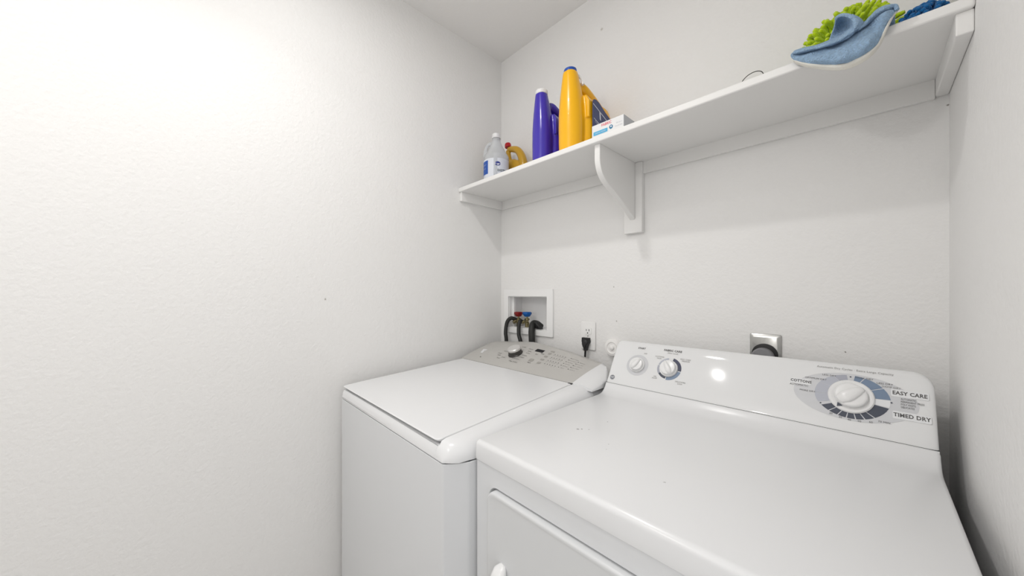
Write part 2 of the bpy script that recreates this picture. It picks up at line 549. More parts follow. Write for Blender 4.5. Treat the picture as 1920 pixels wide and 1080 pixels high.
t = thing('dryer_outlet', (1.131, 0, 1.06), 'square metal dryer outlet plate on the wall behind the dryer', 'outlet')
bm = B()
o_ = rrect(1.094, 1.168, 1.000, 1.116, 0.004, 3)
i_ = rrect(1.102, 1.160, 1.008, 1.107, 0.003, 3)
loft(bm, [FB(o_, 0.0005), FB(o_, 0.004), FB(i_, 0.009), FB(i_, 0.009)], cap0=False)
obj('cover_plate', bm, 'chrome', t, bevel=0.001)
bm = B()
lathe(bm, [(0.031, 0.0095), (0.031, 0.013), (0.028, 0.014)], (1.131, 0, 1.058), (0, -1, 0), (1, 0, 0), 40)
obj('socket_rim', bm, 'black', t)
t = thing('dryer_plug', (1.129, -0.02, 1.055), 'grey round dryer plug in the metal outlet behind the dryer', 'plug')
bm = B()
lathe(bm, [(0.024, 0.0145), (0.0265, 0.018), (0.0265, 0.034), (0.023, 0.040)], (1.129, 0, 1.052), (0, -1, 0), (1, 0, 0), 40)
obj('plug_body', bm, 'steel', t)
bm = B(); tube(bm, [(1.129, -0.028, 1.030), (1.129, -0.030, 0.99), (1.129, -0.030, 0.9), (1.129, -0.030, 0.8)], 0.008, 12, 6)
obj('cord', bm, 'black', t)

bm = B()
lathe(bm, [(0.034, 0.0005), (0.034, 0.012), (0.031, 0.019), (0.022, 0.021), (0.018, 0.018), (0.010, 0.018), (0.008, 0.024), (0.004, 0.026)], (0.653, 0, 1.023), (0, -1, 0), (1, 0, 0), 48)
tag(obj('pipe_cap', bm, 'foam', None, loc=(0.653, 0, 1.023)), 'small round white cap on the wall between washer and dryer panels', 'pipe cap')

# ------------------------------------------------------------------ washer
ws = thing('washing_machine', (0.385, -0.43, 0), 'white top-loading washing machine with a silver control panel, in the corner', 'washing machine')
wx0, wx1, wyf, wyb, wz = 0.036, 0.735, -0.806, -0.05, 0.868
def wplan(x0, x1, yf, yb, ch, cy, n=5):
    """plan outline with the front corners softly cut"""
    pts = [(x0, yb), (x0, yf+cy)]
    for i in range(1, n):
        t = i/n
        p = Vector((x0, yf+cy))*(1-t)**2+Vector((x0, yf))*2*t*(1-t)+Vector((x0+ch, yf))*t*t
        pts.append((p.x, p.y))
    pts.append((x0+ch, yf)); pts.append((x1-ch-0.004, yf)); pts.append((x1-ch+0.002, yf+0.0015))
    pts.append((x1-0.004, yf+cy-0.007))
    pts += [(x1, yf+cy), (x1, yb)]
    return pts
bm = B()
pl_ = wplan(wx0, wx1, wyf, wyb, 0.032, 0.050)
loft(bm, [[(x, y, 0.02) for x, y in pl_], [(x, y, wz-0.003) for x, y in pl_]])
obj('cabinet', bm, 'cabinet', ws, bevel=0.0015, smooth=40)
bm = B()
p2 = wplan(wx0+0.004, wx1-0.004, wyf+0.005, wyb, 0.030, 0.046)
loft(bm, [[(x, y, wz-0.0028) for x, y in p2], [(x, y, wz+0.0005) for x, y in p2]])
obj('seam_strip', bm, 'gap', ws)

def ztop(y):
    return (0.907+(y+0.79)*0.053) if y < -0.262 else 0.9215

# top frame: grid surface with rounded side, a sunken opening for the lid
lx0, lx1, lyf, lyb = 0.053, 0.675, -0.795, -0.284
bm = B()
ys = [-0.806, -0.8045, -0.800, -0.792, -0.780, -0.74, -0.6, -0.45, -0.30, -0.2845, -0.263, -0.2615, -0.16, -0.06]
rings = []
for y in ys:
    d = y-wyf
    # front edge rounding drop
    rr = 0.020
    drop = rr-math.sqrt(max(0, rr*rr-(rr-min(d, rr))**2))
    zt = ztop(y)-drop-(0.012 if y < -0.79 else 0.0)*max(0, 1-(d/0.016))
    # narrowing of the plan at the front corner
    cut = 0.0
    if d < 0.050:
        q = 1-d/0.050
        cut = 0.034*(q**1.9)
    x1 = wx1-cut; x0 = wx0+cut*0.8
    r1 = 0.040 if zt-wz > 0.02 else 0.02
    hgt = zt-wz
    prof = [(x0, wz), (x0, wz+hgt*0.6), (x0+0.003, wz+hgt*0.86), (x0+0.010, zt)]
    prof.append((lx1+0.004-0.2*cut, zt))
    for i in range(1, 9):
        a = PI/2*i/8
        prof.append((x1-0.045+0.045*math.sin(a), wz+0.0+(hgt)*(0.10+0.90*math.cos(a)) if i < 8 else wz+0.10*hgt))
    prof.append((x1, wz))
    rings.append([(x, y, z) for x, z in prof])
loft(bm, rings, closed=True)
tf = obj('top_frame', bm, 'enamel', ws, smooth=50)
# the lid opening is cut out of the frame
bmc = B()
cq = [(lx0-0.002, -0.90), (lx1+0.0025, -0.90), (lx1+0.0025, lyf), (lx1-0.0145, -0.2625), (lx0-0.002, -0.2625)]
loft(bmc, [[(x, y, 0.8955) for x, y in cq], [(x, y, 1.1) for x, y in cq]])
cut = obj('lid_cut', bmc, 'gap', ws, smooth=0)
md = tf.modifiers.new('opening', 'BOOLEAN'); md.operation = 'DIFFERENCE'; md.object = cut; md.solver = 'EXACT'
bpy.context.view_layer.update()
dg = bpy.context.evaluated_depsgraph_get()
me = bpy.data.meshes.new_from_object(tf.evaluated_get(dg))
tf.modifiers.clear(); tf.data = me
bpy.data.objects.remove(cut)
# lid
bm = B()
lo = []
pts = []
def lidp(yf, x0, x1, rr, n=5):
    out = [(x0, lyb), (x0, yf+rr)]
    for i in range(1, n+1):
        a = PI/2*i/n; out.append((x0+rr-rr*math.cos(a), yf+rr-rr*math.sin(a)))
    for i in range(0, n+1):
        a = PI/2*i/n; out.append((x1-rr+rr*math.sin(a), yf+rr-rr*math.cos(a)))
    out.append((x1-0.016, lyb))
    return out
L0 = lidp(lyf, lx0, lx1, 0.014)
L1 = lidp(lyf+0.003, lx0+0.003, lx1-0.003, 0.012)
L2 = lidp(lyf-0.006, lx0, lx1, 0.014)
loft(bm, [[(x, y, ztop(y)-0.0080) for x, y in L1], [(x, y, ztop(y)-0.0065) for x, y in L0], [(x, y, ztop(y)-0.001) for x, y in L2], [(x, y, ztop(y)+0.0015) for x, y in lidp(lyf-0.004, lx0+0.002, lx1-0.002, 0.013)]])
obj('lid', bm, 'enamel', ws, bevel=0.001, smooth=40)

# console, lofted along x
def back_edge(x):
    X = [0.036, 0.06, 0.15, 0.25, 0.31, 0.40, 0.50, 0.605, 0.655, 0.685, 0.710, 0.735]
    Y = [-0.100, -0.092, -0.09, -0.09, -0.09, -0.09, -0.09, -0.091, -0.093, -0.115, -0.150, -0.195]
    Z = [0.988, 0.995, 1.004, 1.012, 1.017, 1.010, 1.000, 0.983, 0.975, 0.972, 0.968, 0.955]
    if x <= X[0]: return Y[0], Z[0]
    for i in range(len(X)-1):
        if x <= X[i+1]:
            t = (x-X[i])/(X[i+1]-X[i]); t = t
            return Y[i]+(Y[i+1]-Y[i])*t, Z[i]+(Z[i+1]-Z[i])*t
    return Y[-1], Z[-1]
CY, CZ = -0.281, 0.936
def csurf(x, t, h=0.0):
    """t 0..1 from the front seam to the back edge, gently domed"""
    yb, zb = back_edge(x)
    y = CY+(yb-CY)*t
    z = CZ+(zb-CZ)*t+0.003*math.sin(PI*t)
    return (x, y-0.3*h, z+h)
xr = 0.657
bm = B()
rings = []
nx = 34
for i in range(nx+1):
    x = 0.038+(xr-0.038)*i/nx
    pr = [(x, CY, CZ-0.006)]
    for j in range(13):
        pr.append(csurf(x, j/12))
    yb, zb = back_edge(x)
    pr += [(x, yb+0.006, zb-0.003), (x, yb+0.010, zb-0.012), (x, yb+0.012, 0.87), (x, CY, 0.87)]
    rings.append(pr)
loft(bm, rings)
con = obj('control_panel', bm, 'silver', ws, smooth=45)
con['label'] = 'silver control panel with small printed legends'
bm = B()
rings = []
for i in range(17):
    u = i/16
    x = xr+0.0015+(0.735-xr-0.0015)*math.sin(u*PI/2)
    s = max(0.0, (x-xr)/(0.735-xr))
    lowz = 0.9232
    dz = (1-math.sqrt(max(0, 1-s**2.2)))
    pr = []
    yb, zb = back_edge(x)
    pr.append((x, CY+0.0, lowz))
    for j in range(13):
        p = csurf(x, j/12)
        z = p[2]-(p[2]-lowz)*dz*0.88*(1-0.45*(j/12))
        pr.append((x, p[1]+0.0, z+0.001))
    pr += [(x, yb+0.008, pr[-1][2]-0.008), (x, yb+0.010, lowz)]
    rings.append(pr)
loft(bm, rings)
cap = obj('panel_end_cap', bm, 'enamel', ws, smooth=60)
cap['label'] = 'white end cap of the panel'
bm = BX(wx0+0.004, 0.733, CY+0.004, wyb, wz, 0.8745)
obj('panel_base', bm, 'enamel', ws)
bm = BX(0.646, 0.661, CY-0.008, CY+0.002, 0.930, 0.9355)
obj('hinge_pin', bm, 'gap', ws)

# knob and prints on the washer panel
def cf(x, d):     # d metres back along the surface
    yb, zb = back_edge(x)
    L = math.hypot(yb-CY, zb-CZ)
    return Vector(csurf(x, d/L))
def csfn(cx, cd_, h=0.0004, rot=0):
    c, s = math.cos(math.radians(rot)), math.sin(math.radians(rot))
    def f(u, v):
        p = cf(cx+u*c-v*s, cd_+u*s+v*c)
        return p+Vector((0, -0.35*h, h))
    return f
n_ = Vector((0, -0.36, 0.93)).normalized()
kp = cf(0.300, 0.098)
bm = B()
lathe(bm, [(0.032, -0.004), (0.032, 0.002), (0.0295, 0.004), (0.0285, 0.018)], kp, n_, (1, 0, 0), 40)
kn = obj('cycle_knob', bm, 'darkknob', ws)
bm = B()
lathe(bm, [(0.0285, 0.018), (0.0295, 0.021), (0.0290, 0.0265), (0.026, 0.029), (0.004, 0.030)], kp, n_, (1, 0, 0), 40)
obj('knob_face', bm, 'silver_knob', kn)
def patch(bm, cx, cd_, hw, hh, mi=0, skew=0.0, h=0.0006, r=0.25):
    f = csfn(cx, cd_, h)
    pts = rrect(-hw, hw, -hh, hh, min(hw, hh)*r, 3)
    V = [bm.verts.new(f(u+skew*v, v)) for u, v in pts]
    g = bm.faces.new(V); g.material_index = mi
bm = B(); patch(bm, 0.392, 0.152, 0.021, 0.0105)
plain('display', bm, 'display', ws)
bm = B(); patch(bm, 0.098, 0.083, 0.0085, 0.017, skew=-0.5); patch(bm, 0.105, 0.094, 0.006, 0.006)
s_ = plain('sticker', bm, 'p_white', ws)
bm = B(); patch(bm, 0.137, 0.034, 0.004, 0.003, r=0.9)
plain('badge', bm, 'ink', ws)
for (x, d, a, b) in ((0.447, 0.168, 0.010, 0.0045), (0.447, 0.148, 0.008, 0.006), (0.447, 0.122, 0.008, 0.006), (0.449, 0.097, 0.009, 0.005), (0.452, 0.072, 0.009, 0.006), (0.407, 0.078, 0.011, 0.010)):
    bm = B(); patch(bm, x, d, a, b, r=0.6, h=0.0008)
    plain('button', bm, 'ink_faint', ws)
bm = B()
words = [(0.225, 0.070, 'Bulky'), (0.215, 0.085, 'Sheets'), (0.232, 0.105, 'Towels'), (0.243, 0.125, 'Whites'), (0.262, 0.145, 'Normal'), (0.240, 0.050, 'Rinse'), (0.262, 0.060, 'Drain'), (0.345, 0.150, 'Casual'), (0.352, 0.133, 'Jeans'), (0.356, 0.117, 'Active'),
         (0.352, 0.098, 'Delicate'), (0.345, 0.082, 'Hand wash'), (0.330, 0.066, 'Quick wash'), (0.335, 0.045, 'Clean washer'), (0.300, 0.155, 'Cycles'), (0.420, 0.135, 'Time'), (0.398, 0.123, 'End'), (0.411, 0.060, 'Start')]
for x, d, s in words:
    text(bm, s, 0.0085, csfn(x, d), 1 if x < 0.4 else 0, bold=0.0002)
    plain('legend', bm, ['ink', 'ink_light'], ws); bm = B()
for j, (x0, d) in enumerate(((0.472, 0.148), (0.474, 0.122), (0.476, 0.097), (0.479, 0.072))):
    for i in range(5):
        patch(bm, x0+i*0.0125, d+0.003, 0.0018, 0.0018, 0)
        text(bm, ('Hot', 'Warm', 'Cool', 'Cold', 'Tap')[i] if j == 0 else ('Max', 'Fast', 'Med', 'Low', 'No')[i] if j == 1 else ('Hvy', 'Ext', 'Nrm', 'Lgt', 'Off')[i] if j == 2 else ('1', '2', '3', '4', '5')[i], 0.005, csfn(x0+i*0.0125, d-0.005), 1)
plain('setting_lights', bm, ['ink', 'ink_light'], ws); bm = B()
for i, s in enumerate(('Cycle status', 'Add garments', 'Washing', 'Rinsing', 'Spinning', 'Done')):
    patch(bm, 0.545, 0.155-i*0.016, 0.0018, 0.0018, 0)
    text(bm, s, 0.0065, csfn(0.562, 0.155-i*0.016), 1 if i else 0)
plain('status_lights', bm, ['ink', 'ink_light'], ws); bm = B()
for i, s in enumerate(('Options', 'Extra rinse', 'Fabric softener', 'Cycle signal', 'Lid lock')):
    patch(bm, 0.586, 0.142-i*0.016, 0.0018, 0.0018, 0)
    text(bm, s, 0.0065, csfn(0.604, 0.142-i*0.016), 1 if i else 0)
plain('option_lights', bm, ['ink', 'ink_light'], ws)

# ------------------------------------------------------------------ dryer
dr = thing('clothes_dryer', (1.085, -0.4, 0), 'white front-loading clothes dryer with three dials on its white back panel', 'dryer')
dx0, dx1, dyf, dyb, dz = 0.742, 1.428, -0.747, -0.055, 0.915
# cabinet front has a shallow recess for the door
bm = B()
F = Face((0, dyf, 0), (1, 0, 0), (0, 0, 1))
do = rrect(0.785, 1.385, 0.20, 0.833, 0.026, 7)
oc = rrect(dx0+0.001, dx1-0.001, 0.02, 0.872, 0.0015, 7)
# front skin as a ring between outline and door opening, sunk opening, then sides
loft(bm, [[(x, dyb, z) for x, z in oc], [(x, dyf+0.004, z) for x, z in oc], [(x, dyf+0.002, z) for x, z in rrect(dx0+0.003, dx1-0.003, 0.022, 0.8715, 0.002, 7)],
          [(x, dyf+0.002, z) for x, z in do], [(x, dyf+0.012, z) for x, z in rrect(0.788, 1.382, 0.203, 0.830, 0.024, 7)]], cap0=True, cap1=True)
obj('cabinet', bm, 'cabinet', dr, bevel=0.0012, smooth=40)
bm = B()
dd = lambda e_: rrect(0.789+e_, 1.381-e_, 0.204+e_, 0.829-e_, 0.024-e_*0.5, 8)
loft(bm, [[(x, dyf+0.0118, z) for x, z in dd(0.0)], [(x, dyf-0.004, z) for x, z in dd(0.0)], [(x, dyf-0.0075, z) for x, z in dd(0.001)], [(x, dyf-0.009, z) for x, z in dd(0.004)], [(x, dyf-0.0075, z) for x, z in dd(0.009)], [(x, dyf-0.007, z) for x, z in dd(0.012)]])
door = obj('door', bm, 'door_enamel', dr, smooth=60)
bm = B()
rings = []
for (z, w_, d) in ((0.700, 0.006, 0.004), (0.695, 0.013, 0.014), (0.680, 0.017, 0.024), (0.64, 0.018, 0.030), (0.60, 0.018, 0.030), (0.56, 0.017, 0.026), (0.545, 0.010, 0.010)):
    rings.append(sup(0.838, dyf-0.007-d*0.5, z, w_, d*0.5+0.002, 2.4, 20))
loft(bm, rings)
h = obj('door_handle', bm, 'knob', door, smooth=80)
h['label'] = 'glossy white door handle'
# deck: apron, rounded edge, flat top, rise to console
bm = B()
prof = [(dyf+0.003, 0.8725), (dyf-0.001, 0.874), (dyf-0.002, 0.880), (dyf-0.001, 0.905)]
for i in range(1, 7):
    a = PI/2*i/6
    prof.append((dyf-0.001+0.010*(1-math.cos(a)), 0.905+0.010*math.sin(a)))
prof += [(-0.50, dz), (-0.262, dz), (-0.246, 0.9165), (-0.234, 0.921), (-0.224, 0.929), (-0.2165, 0.938), (-0.214, 0.9425), (-0.208, 0.9425), (-0.208, 0.8725)]
rings = []
xs = [(dx0, 0.006), (dx0+0.0015, 0.0025), (dx0+0.006, 0.0), (dx1-0.006, 0.0), (dx1-0.0015, 0.0025), (dx1, 0.006)]
for x, e_ in xs:
    rings.append([(x, y+(e_*0.5 if y < -0.7 else 0), z-(e_ if z > 0.895 else 0)) for y, z in prof])
loft(bm, rings)
obj('top_deck', bm, 'deck', dr, smooth=50)
obj('seam_strip', BX(dx0+0.001, dx1-0.001, -0.2120, -0.20, 0.90, 0.9445), 'gap', dr)

# console
p0 = Vector((0, -0.212, 0.9445))
ev = Vector((0, 0.08, 0.13)).normalized()
FC = Face(p0, (1, 0, 0), ev)
bm = B()
Lc = 0.150
cr = 0.030
def cons_rings():
    """profiles along x; the upper end corners are rounded"""
    rings = []
    def prof(x, topcut, inset):
        P = []
        L = Lc-topcut
        for v in (0.0, 0.004, 0.03, 0.06, 0.09, 0.12):
            if v < L-0.010:
                P.append(FC.p(x, v, -inset-(0.001 if v == 0 else 0)))
            else:
                P.append(FC.p(x, L-0.010, -inset))
        # rounded top edge to the back
        c = FC.p(x, L-0.010, -inset-0.014)
        n0 = FC.n
        for i in range(9):
            a = math.radians(8+ (120-8)*i/8)
            P.append(c+n0*(0.014*math.cos(a))+ev*(0.016*math.sin(a)))
        last = P[-1]
        P.append(Vector((x, -0.062, last.z-0.012)))
        P.append(Vector((x, -0.058, last.z-0.024)))
        P.append(Vector((x, -0.058, 0.874)))
        P.append(Vector((x, -0.2125, 0.874)))
        P.append(Vector((x, -0.2125, 0.944)))
        return P
    seq = []
    for i in range(9):
        a = PI/2*i/8
        seq.append((dx0+0.001+cr*0.6*(1-math.cos(a)), cr*0.6*(1-math.sin(a)), 0.006*(1-math.sin(a))**2))
    for i in range(9):
        a = PI/2*i/8
        seq.append((dx1-0.001-cr+cr*math.sin(a), cr*(1-math.cos(a)), 0.006*(1-math.cos(a))**2))
    return [prof(*s) for s in seq]
loft(bm, cons_rings())
cs = obj('control_panel', bm, 'panel_plastic', dr, smooth=50)
cs['label'] = 'white control panel with blue and grey dial print'

# dial print
X0, V0 = 1.3100, 0.0775
H1, H2, H3, H4 = 0.0004, 0.0007, 0.0010, 0.0013
bm = B()
poly(bm, FC, ell(X0, V0, 0.0955, 0.052), H1, mi=0)
sq = (1.0, 0.83)
arc(bm, FC, X0, V0, 97, 118, 0.033, 0.0585, H2, 2, sq=sq)
arc(bm, FC, X0, V0, 119, 150, 0.033, 0.0585, H2, 1, sq=sq)
arc(bm, FC, X0, V0, 151, 182, 0.033, 0.0585, H2, 1, sq=sq)
arc(bm, FC, X0, V0, 183, 208, 0.033, 0.0585, H2, 1, sq=sq)
arc(bm, FC, X0, V0, 70, 84, 0.033, 0.0585, H2, 3, sq=sq)
arc(bm, FC, X0, V0, 36, 68, 0.033, 0.0585, H2, 3, sq=sq)
arc(bm, FC, X0, V0, 6, 34, 0.033, 0.0585, H2, 3, sq=sq)
a0 = 216
for a1 in (234, 250, 264, 278, 292, 308, 345):
    arc(bm, FC, X0, V0, a0+1, a1-1, 0.033, 0.0575, H2, 4, sq=sq)
    a0 = a1
arc(bm, FC, X0, V0, -14, 5, 0.033, 0.0575, H2, 5, sq=sq)
# white plaques
for (u, v, hw, hh) in ((1.2265, 0.0965, 0.018, 0.0065), (1.3935, 0.1000, 0.025, 0.0075), (1.3950, 0.0545, 0.025, 0.0078)):
    poly(bm, FC, rrect(u-hw, u+hw, v-hh, v+hh, 0.002, 3), H2, mi=5)
PM = ['p_grey', 'p_lilac', 'p_lilac2', 'p_blue', 'p_navy', 'p_white', 'p_dnavy']
plain('dial_print', bm, PM, cs)
bm = B(); poly(bm, FC, ell(0.831, 0.0725, 0.0345, 0.0345), H1, mi=0); plain('knob_halo', bm, PM, cs)
bm = B()
UX, UV = 0.927, 0.0765
arc(bm, FC, UX, UV, 100, 165, 0.026, 0.0335, H1, 1)
arc(bm, FC, UX, UV, 168, 215, 0.026, 0.0335, H1, 2)
arc(bm, FC, UX, UV, 215, 262, 0.026, 0.0325, H1, 4)
arc(bm, FC, UX, UV, 266, 350, 0.026, 0.0350, H1, 3)
arc(bm, FC, UX, UV, -6, 76, 0.026, 0.0350, H1, 6)
plain('heat_ring', bm, PM, cs)
IM = ['ink', 'ink_light', 'p_navy', 'p_white']
bm = B()
def tx(s, u, v, size, mi=0, rot=0, bold=0.0, sx=1.0, align='CENTER'):
    b_ = B()
    text(b_, s, size, onface(FC, u, v, H3, rot), mi, align, bold, sx)
    plain('lettering', b_, IM, cs)
tx('START', 0.832, 0.1300, 0.0080, 0, bold=0.0002)
tx('OFF', 0.848, 0.1135, 0.0055, 1)
tx('FABRIC CARE', 0.9275, 0.1335, 0.0084, 0, bold=0.0002)
tx('(Heat Level)', 0.929, 0.1255, 0.0058, 1)
tx('COTTONS', 0.893, 0.110, 0.0055, 1); tx('HIGH', 0.893, 0.1045, 0.0055, 1)
tx('EASY CARE', 0.968, 0.111, 0.0055, 1); tx('MEDIUM', 0.969, 0.1055, 0.0055, 1)
tx('AIR', 0.893, 0.046, 0.0055, 1); tx('FLUFF', 0.893, 0.0405, 0.0055, 1)
tx('DELICATES', 0.966, 0.0415, 0.0055, 1); tx('LOW', 0.966, 0.036, 0.0055, 1)
tx('COTTONS', 1.2265, 0.0965, 0.0088, 0, bold=0.0003, sx=0.86)
tx('AUTOMATIC', 1.2235, 0.0865, 0.0056, 0)
tx('MORE DRY', 1.2390, 0.0755, 0.0054, 0)
tx('OPTIMUM DRY', 1.2520, 0.1075, 0.0054, 0)
tx('LESS DRY', 1.2745, 0.1195, 0.0054, 0)
tx('Automatic Dry Cycles · Extra Large Capacity', 1.3130, 0.1385, 0.0062, 1)
tx('MORE DRY', 1.3300, 0.1222, 0.0054, 0)
tx('LESS DRY', 1.3600, 0.1160, 0.0054, 0)
tx('DAMP DRY', 1.3690, 0.1100, 0.0052, 1)
tx('EASY CARE', 1.3935, 0.1000, 0.0106, 0, bold=0.0003, sx=0.84)
for i, s in enumerate(('AUTOMATIC', 'PERMANENT PRESS', 'POLY KNITS', 'DELICATES')):
    tx(s, 1.3815, 0.0885-i*0.0056, 0.0056, 0, align='LEFT', sx=0.62)
tx('TIMED DRY', 1.3950, 0.0545, 0.0106, 0, bold=0.0003, sx=0.84)
for s, u, v in (('70 MIN.', 1.3590, 0.0345), ('60', 1.3400, 0.0298), ('50', 1.3235, 0.0272), ('40', 1.3085, 0.0265), ('30', 1.2950, 0.0285), ('20', 1.2800, 0.0330)):
    tx(s, u, v, 0.0054, 0)
for u, v in ((1.3092, 0.1222), (1.2625, 0.0525), (1.3690, 0.0775)):
    poly(bm, FC, ell(u, v, 0.0015, 0.0015, 14), H3, mi=2)
    plain('dial_dot', bm, IM, cs); bm = B()
# monogram badge at the lower left corner
poly(bm, FC, ell(0.7600, 0.0190, 0.0078, 0.0078, 28), H1, mi=2)
poly(bm, FC, ell(0.7600, 0.0190, 0.0064, 0.0064, 28), H2, mi=3)
poly(bm, FC, ell(0.7600, 0.0190, 0.0057, 0.0057, 28), H3, mi=2)
text(bm, 'GE', 0.0078, onface(FC, 0.7600, 0.0190, H4), 3, bold=0.0002)
plain('maker_badge', bm, IM, cs)

def dial(name, u, v, rs, rk, hs, hk, ang, grip, label=None):
    O = FC.p(u, v, 0)
    bm = B()
    lathe(bm, [(rs, 0.0005), (rs, hs*0.5), (rs-0.002, hs), (rk+0.003, hs+0.0003), (rk+0.0015, hs-0.0006), (rk, hs-0.0006)], O, FC.n, FC.u, 56)
    k = obj(name, bm, 'knob', dr, smooth=40)
    bm = B()
    lathe(bm, [(rk, hs-0.0012), (rk*0.985, hk*0.55), (rk*0.94, hk*0.66), (rk*0.80, hk*0.70), (0.002, hk*0.72)], O, FC.n, FC.u, 56)
    f = obj('knob_cap', bm, 'knob', k, smooth=50)
    # raised grip
    a = math.radians(ang); gu = FC.u*math.cos(a)+FC.v*math.sin(a); gv = FC.n.cross(gu)
    bm = B(); rings = []
    for (s, w_, hh) in ((-0.97, 0.35, 0.70), (-0.85, 0.75, 0.86), (-0.4, 1.0, 1.0), (0, 0.95, 1.0), (0.5, 0.72, 1.0), (0.9, 0.42, 0.90), (1.0, 0.25, 0.70)):
        c = O+gu*(s*rk*0.97)
        wd = grip*w_
        r_ = []
        for q in range(9):
            b = PI*q/8
            r_.append(c+gv*(wd*math.cos(b))+FC.n*(hk*0.60+(hk*hh-hk*0.60)*math.sin(b)**0.6))
        rings.append(r_)
    loft(bm, rings)
    obj('grip', bm, 'knob', k, smooth=60)
    if label: k['label'] = label
    return k
dial('start_knob', 0.831, 0.0725, 0.0235, 0.0205, 0.006, 0.021, 55, 0.0085)
dial('heat_knob', 0.927, 0.0765, 0.0255, 0.0220, 0.006, 0.021, 122, 0.0085)
kk = dial('cycle_knob', X0, V0, 0.0365, 0.0265, 0.0045, 0.020, 40, 0.013)
bm = B()
poly(bm, FC, [(1.2890, 0.0500), (1.2980, 0.0530), (1.2900, 0.0590)], 0.0058, 0.0003)
plain('pointer_mark', bm, 'p_navy', kk)

# ------------------------------------------------------------------ things on the shelf
Z0 = SZ1
def jugbottle(name, cx, yf, yb, hw, h, body, capm, capr, label, parentlabel=None, slope=1.0):
    t = thing(name, (cx, (yf+yb)/2, Z0), label, 'bottle')
    bm = B()
    L = yb-yf
    # front column: wide below, tapering to the neck
    hc = hw*0.76; cc = cx-hw*0.22          # radius and centre of the front column
    yc = yf+hc
    col = [(0.000, 0.90, 0.90), (0.008, 0.98, 0.98), (0.12, 1.02, 1.02), (0.30, 1.04, 1.04), (0.45, 1.03, 1.03), (0.58, 0.96, 0.96), (0.70, 0.86, 0.86), (0.82, 0.73, 0.74), (0.91, 0.62, 0.64), (0.955, 0.56, 0.57)]
    loft(bm, [sup(cc, yc-0.02*(1-r1), Z0+0.0015+h*t_, hc*r0, hc*r1, 2.15, 40) for t_, r0, r1 in col])
    # rear tank
    rear = [(0.0, 0.90), (0.01, 0.98), (0.15, 1.0), (0.42, 1.0), (0.56, 0.97), (0.605, 0.88)]
    for t_, q in rear:
        pass
    rr = []
    for t_, q in rear:
        y0 = yc+hc*0.25; y1 = yb-(1-q)*0.06-max(0, t_-0.38)*0.12
        rr.append(sup(cx, (y0+y1)/2, Z0+0.0015+h*t_, hw*(0.98-0.35*(1-q)), (y1-y0)/2, 3.6, 40))
    loft(bm, rr)
    # shoulder from column down to the rear tank
    sh_ = []
    for t_ in [i/6 for i in range(7)]:
        y = yc+hc*0.30+(yb-0.036-yc-hc*0.30)*t_
        ztop_ = Z0+h*(0.675-0.075*t_)
        w_ = hw*0.86
        sh_.append([(cx+w_*c, y, Z0+h*0.40+(ztop_-Z0-h*0.40)*s) for c, s in ((-1, 0), (-1, 0.75), (-0.75, 1), (0.75, 1), (1, 0.75), (1, 0))])
    loft(bm, sh_)
    # handle bridging neck and rear tank
    tube(bm, [(cc, yc+0.004, Z0+h*0.76), (cc+0.004, yc+hc*0.95, Z0+h*0.835), (cx, yc+hc*1.45, Z0+h*0.80), (cx, yb-0.055, Z0+h*0.70), (cx, yb-0.026, Z0+h*0.60), (cx, yb-0.030, Z0+h*0.45)],
         lambda q: hw*(0.32+0.08*q), 16, 8)
    b = obj('body', bm, body, t, remesh=0.0026, weld=False)
    bm = B()
    zc = Z0+h*0.945
    yk = yc-0.004*0.5*10*0.9*0.5
    lathe(bm, [(capr*0.92, 0.0), (capr, 0.002), (capr, h*0.040), (capr*0.97, h*0.050), (capr*0.85, h*0.055)], (cc, yc-0.0085, zc), (0, 0, 1), (1, 0, 0), 48, wob=lambda q: 1+0.012*math.cos(q*2*PI*24))
    c = obj('cap', bm, capm, t)
    return t, b, c

# violet bottle
pb, _, pc = jugbottle('detergent_bottle', 0.466, -0.232, -0.014, 0.052, 0.291, 'purple', 'capwhite', 0.0245, 'glossy violet laundry jug with a white cap, left of the yellow jug')
pc['label'] = 'white screw cap'
yb_, ybody, yc_ = jugbottle('detergent_bottle', 0.616, -0.252, -0.014, 0.058, 0.298, 'yellow', 'capblue', 0.0225, 'tall glossy yellow laundry jug with a blue cap and navy label')
yc_['label'] = 'blue screw cap'
# torn white seal hanging from the yellow jug's neck
bm = B()
tube(bm, [(0.618, -0.196, 2.006), (0.626, -0.190, 1.998), (0.630, -0.184, 1.984), (0.634, -0.182, 1.972)], lambda q: 0.0045+0.002*math.sin(q*9), 8, 4)
o = obj('torn_seal', bm, 'capwhite', yb_)
# navy label on its side
FL = Face((0.6735, 0, 0), (0, 1, 0), (0, 0, 1))
lab = [(-0.182, 1.752), (-0.046, 1.752), (-0.043, 1.835), (-0.048, 1.858), (-0.060, 1.872), (-0.0986, 1.886), (-0.1413, 1.9065), (-0.1600, 1.9110), (-0.174, 1.908), (-0.180, 1.900)]
bm = B()
loft(bm, [[FL.p(u, v, -0.0025) for u, v in lab], [FL.p(u, v, 0.0006) for u, v in lab]])
lb = obj('label', bm, 'navy', yb_, smooth=20)
lb['label'] = 'navy blue side label'
bm = B()
poly(bm, FL, [(-0.1805, 1.892), (-0.1805, 1.889), (-0.055, 1.846), (-0.057, 1.850)], 0.0010)
poly(bm, FL, [(-0.1760, 1.843), (-0.1760, 1.841), (-0.090, 1.815), (-0.090, 1.817)], 0.0010)
poly(bm, FL, [(-0.142, 1.878), (-0.134, 1.874), (-0.131, 1.846), (-0.139, 1.850)], 0.0010)
for i, s in enumerate(('CLEAN', 'burst', '94 loads')):
    text(bm, s, 0.012, onface(FL, -0.150, 1.828-0.014*i, 0.0010, -20), 0)
plain('label_print', bm, 'white_ink', lb)

